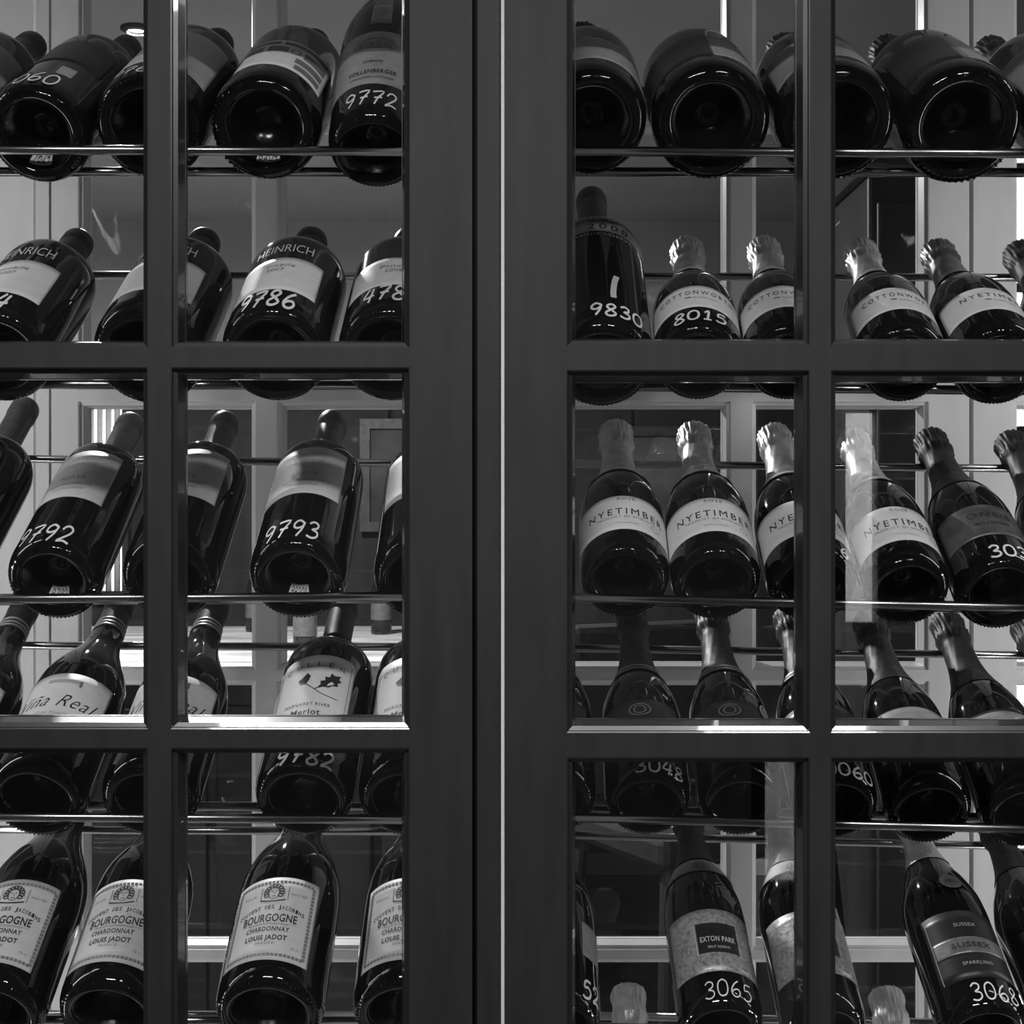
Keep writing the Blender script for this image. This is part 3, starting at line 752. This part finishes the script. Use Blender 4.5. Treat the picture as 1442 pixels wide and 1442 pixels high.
bourgogne('BOURGOGNE bottle in the deepest shade, furthest from the cabinet centre post', -14, 1434, 148, .8, 6)
bourgogne('BOURGOGNE bottle behind the glazing bar, under the Viña Real bottles', 152, 1434, 148, .8, 3)
bourgogne('BOURGOGNE bottle under the CULLEN bottle, full portrait label in view', 377, 1434, 156, .6, 2)
bourgogne('BOURGOGNE bottle half behind the cabinet centre post', 572, 1434, 156, .4, 2)
b = Bottle('wine_bottle', 'dark bottle chalked 52 beside the centre post, pale tag on its side', 5, 784, 1446, 126, .31, 'burg', .6, 31)
b.capsule(.25, M_CAPS); b.label(.06, .105, 20, M_GREYP, 58); b.marker('52', .020, .022, .0125, 52, thick=.12)
def exton(label, bx, by, num, yaw=-.9, roll=0.0, w=122):
    b = Bottle('sparkling_wine_bottle', label, 5, bx, by, w, .315, 'burg', yaw, 32, roll)
    b.foil(.205, M_DFOIL)
    l = b.label(.176, .200, 130, M_CREAM, 0, 'collar_label', off=.0014); 
    b.ink(l, Ink().text('AR', .187, .011, .016, bold=.0).ring(.0, .187, .011, .008, .0005), M_GINK, 0, 'monogram', .002)
    l = b.label(.036, .116, 70, M_FOILP, -2)
    pl = Ink().poly([(-.021, .060), (-.023, .063), (-.023, .092), (-.019, .097), (.019, .097), (.023, .092), (.023, .063), (.021, .060)])
    b.ink(l, Ink().rect(-.021, .021, .0595, .0975, 10), M_DARKP, 4, 'plaque')
    b.ink(l, Ink().text('EXTON PARK', .0765, .0065, .036, bold=.02).text('BRUT RESERVE', .066, .003, .022), M_CREAM, 4, 'print', .0011)
    b.ink(l, Ink().ribbon([(-.0225, .058), (-.0225, .099), (.0225, .099), (.0225, .058), (-.0225, .058)], .0005, k=1), M_CREAM, 4, 'plaque_border', .0011)
    if num: b.marker(num, .018, .020, .0115, 8, thick=.07)
    return b
exton('EXTON PARK bottle with silver textured label, chalked 3065', 1017, 1450, '3065', -.9)
exton('EXTON PARK bottle with silver textured label behind the glazing bar', 1162, 1452, None, -.6)
b = Bottle('sparkling_wine_bottle', 'black-labelled bottle with pale neck foil, chalked 3068', 5, 1388, 1455, 126, .315, 'burg', -1.8, 33)
b.foil(.208, M_FOIL); f = b.e.children[-1]; b.ink(f, Ink().ring(0, .222, .006, .006, .0005).text('XM', .222, .004, .008), M_GINK, 0, 'emblem', .0016)
l = b.label(.032, .116, 58, M_DARKP, 0); b.label(.062, .082, 52, M_BRONZE, 0, 'metal_band', off=.0008)
b.ink(l, Ink().text('SPARKLING', .050, .004, .03).text('SUSSEX', .098, .0042, .022), M_LINK, 0)
b.ink(l, Ink().ribbon([(-.04, .034), (-.04, .1145), (.04, .1145), (.04, .034), (-.04, .034)], .0004, k=1), M_LINK, 0, 'border')
b.ink(b.e, Ink().text('SUSSEX', .072, .006, .04, bold=.02), M_INK, 0, 'lettering', .0013)
l = b.ink(b.e, Ink().poly([(.0125 * math.cos(i * math.pi / 12), .158 + .011 * math.sin(i * math.pi / 12)) for i in range(24)]), M_DGREY, 4, 'oval_label', .0016); b.ink(l, Ink().text('XMLS', .158, .006, .014, bold=.02), M_INK, 4, 'print', .0021)
b.marker('3068', .018, .020, .0115, 10, thick=.08)
b = Bottle('sparkling_wine_bottle', 'plain black bottle next to the one chalked 3068', 5, 1532, 1462, 126, .315, 'burg', -1.8, 31)
b.foil(.208, M_DFOIL); b.label(.04, .11, 55, M_DARKP, 0)

# ---- sixth rack: only the caps show
for (px, py, nm) in ((905, 1764, 'silver-foiled sparkling bottle on the lowest rack beside the 3065 bottle'), (1330, 1770, 'silver-foiled sparkling bottle on the lowest rack under the 3068 bottle')):
    b = Bottle('sparkling_wine_bottle', nm, 6, px, py, 128, .300, 'champ', 1.2 if px < 1000 else 1.0, 36)
    b.foil(.16, M_FOIL); b.label(.03, .09, 70, M_WHITE, 0)

# ------------------------------------------------------------------ back room seen through the rear glass
M_MARBLE = mat('veined_pale_marble', 0.55, 0.25, 0, 3.5, 0.45, (1, 3, 1))
M_DWOOD = mat('dark_walnut', 0.028, 0.4, 0, 9, 0.4, (1, 1, 0.2))
M_LEATHER = mat('dark_leather', 0.03, 0.45, 0, 40, 0.3, bump=0.2)
M_GILT = mat('dull_gilt', 0.07, 0.4, 0.5, 40, 0.3)
e = empty('ceiling_downlight', (-0.93, 3.6, 2.70)); tag(e, 'small round recessed downlight in the back room ceiling over the marble counter', 'lamp')
MB().lathe([(.040, 0), (.040, -.006), (.026, -.012), (.023, -.012), (.0225, -.004), (.0225, 0.0)], 32).build('trim_ring', M_GILT, e, True)
MB().lathe([(.0225, -.004), (.0001, -.004)], 32).build('lamp_glass', emit('lamp_glow', 0.9, 14), e)
ct = empty('bar_counter', (-0.85, 4.6, 0)); tag(ct, 'dark bar counter with veined pale marble top in the back room', 'counter')
MB().box(-1.35, 1.0, -.75, .75, 1.04, 1.08).build('counter_top', M_MARBLE, ct, bevel=.006)
MB().box(-1.30, .95, -.68, .68, 0.08, 1.04).build('body', M_DWOOD, ct)
for i in range(5):
    MB().box(-1.28 + i * .445, -1.28 + i * .445 + .42, -.70, -.68, 0.14, 0.98).build('front_panel', M_DWOOD, ct, bevel=.008)
for i, (x, y) in enumerate(((-1.0, 4.2), (-0.62, 4.35), (-.45, 5.0), (-.9, 5.1))):
    b_ = empty('table_bottle', (x, y, 1.08)); tag(b_, 'small dark bottle on the marble counter, ' + ('closest to its front edge', 'second from its front edge', 'second from its back edge', 'closest to its back edge')[i], 'bottle', 'bottles on the marble counter')
    MB().lathe([(.0001, 0), (.035, 0), (.036, .01), (.036, .15), (.028, .18), (.014, .20), (.013, .26), (.0001, .26)], 20).build('bottle_glass', M_BGLASS, b_, True)
    MB().lathe([(.0364, .05), (.0364, .12)], 20).build('label', M_GCAPS, b_, True)
def chair(x, y, rz, label):
    e = empty('bar_chair', (x, y, 0)); e.rotation_euler.z = rz; tag(e, label, 'chair')
    MB().box(-.22, .22, -.22, .22, .70, .78).build('seat', M_LEATHER, e, bevel=.02)
    MB().box(-.21, .21, .18, .24, .80, 1.22).build('backrest', M_LEATHER, e, bevel=.02)
    for sx in (-1, 1):
        for sy in (-1, 1): MB().cyl((sx * .23, sy * .23, 0), (sx * .18, sy * .18, .72), .016, 10).build('leg', M_DWOOD, e)
        MB().box(sx * .18 - .015, sx * .18 + .015, .18, .21, .70, .90).build('back_post', M_DWOOD, e)
    MB().box(-.2, .2, -.22, -.19, .28, .31).build('footrest', M_GILT, e)
chair(0.42, 3.5, 0.5, 'dark leather bar chair turned beside the marble counter')
chair(1.15, 4.1, -0.4, 'dark leather bar chair near the tall walnut cupboard')
def picture(x0, x1, z0, z1, label, tone):
    e = empty('framed_picture', ((x0 + x1) / 2, 5.945, z0)); tag(e, label, 'picture')
    w, h = (x1 - x0) / 2, z1 - z0
    MB().box(-w, w, -.03, 0, 0, .04).box(-w, w, -.03, 0, h - .04, h).box(-w, -w + .04, -.03, 0, .04, h - .04).box(w - .04, w, -.03, 0, .04, h - .04).build('frame', M_GILT, e)
    MB().box(-w + .04, w - .04, -.012, -.004, .04, h - .04).build('canvas', mat('canvas_' + str(tone), tone, .8, 0, 5, .7), e)
picture(-.62, -.12, 1.42, 1.88, 'gilt framed dark picture over the marble counter', .06)
picture(.42, .86, 1.25, 1.85, 'tall gilt framed picture on the panelled wall near the cupboard', .10)
cu = empty('walnut_cupboard', (1.02, 3.3, 0)); tag(cu, 'tall dark walnut cupboard standing in the back room', 'cupboard')
MB().box(-.26, .30, -.2, .25, 0, 2.22).build('body', M_DWOOD, cu, bevel=.008)
MB().box(-.28, .32, -.22, .25, 2.22, 2.27).build('cornice', M_DWOOD, cu, bevel=.008)
for sx in (-1, 1):
    dd = MB().box(.02 + sx * .135 - .128, .02 + sx * .135 + .128, -.215, -.2, .1, 2.16).build('door', M_DWOOD, cu, bevel=.005)
    MB().cyl((.02 + sx * .03, -.235, 1.1), (.02 + sx * .03, -.215, 1.1), .012, 12).build('knob', M_GILT, dd)
# curtained window of the back room
wn = struct(MB().box(-1.78, -1.56, 5.90, 5.95, 1.15, 1.95), 'window_1', M_DWOOD)
MB().box(-1.755, -1.585, 5.893, 5.90, 1.18, 1.92).build('pane', emit('lit_curtain', .8, 2.0), wn)
for i in range(5):
    MB().cyl((-1.74 + i * .035, 5.885, 1.18), (-1.74 + i * .035, 5.885, 1.92), .012, 10).build('curtain_fold', mat('curtain_cloth', .7, .9, 0, 40, .1), wn, True)
# ceiling lamps of the room in front
for (x, w) in ((-.35, .7), (.65, .4)):
    e = empty('ceiling_lamp', (x, -.25, 2.70)); tag(e, 'long rectangular ceiling lamp above the cabinet front' if w > .6 else 'short rectangular ceiling lamp above the cabinet front', 'lamp')
    MB().box(-w / 2 - .03, w / 2 + .03, -.155, -.128, -.05, 0).box(-w / 2 - .03, w / 2 + .03, .128, .155, -.05, 0).box(-w / 2 - .03, -w / 2 - .003, -.128, .128, -.05, 0).box(w / 2 + .003, w / 2 + .03, -.128, .128, -.05, 0).build('lamp_frame', M_GILT, e)
    MB().box(-w / 2, w / 2, -.125, .125, -.03, -.02).build('diffuser', mat('lamp_diffuser', .8, .5, 0, 60, .05), e)
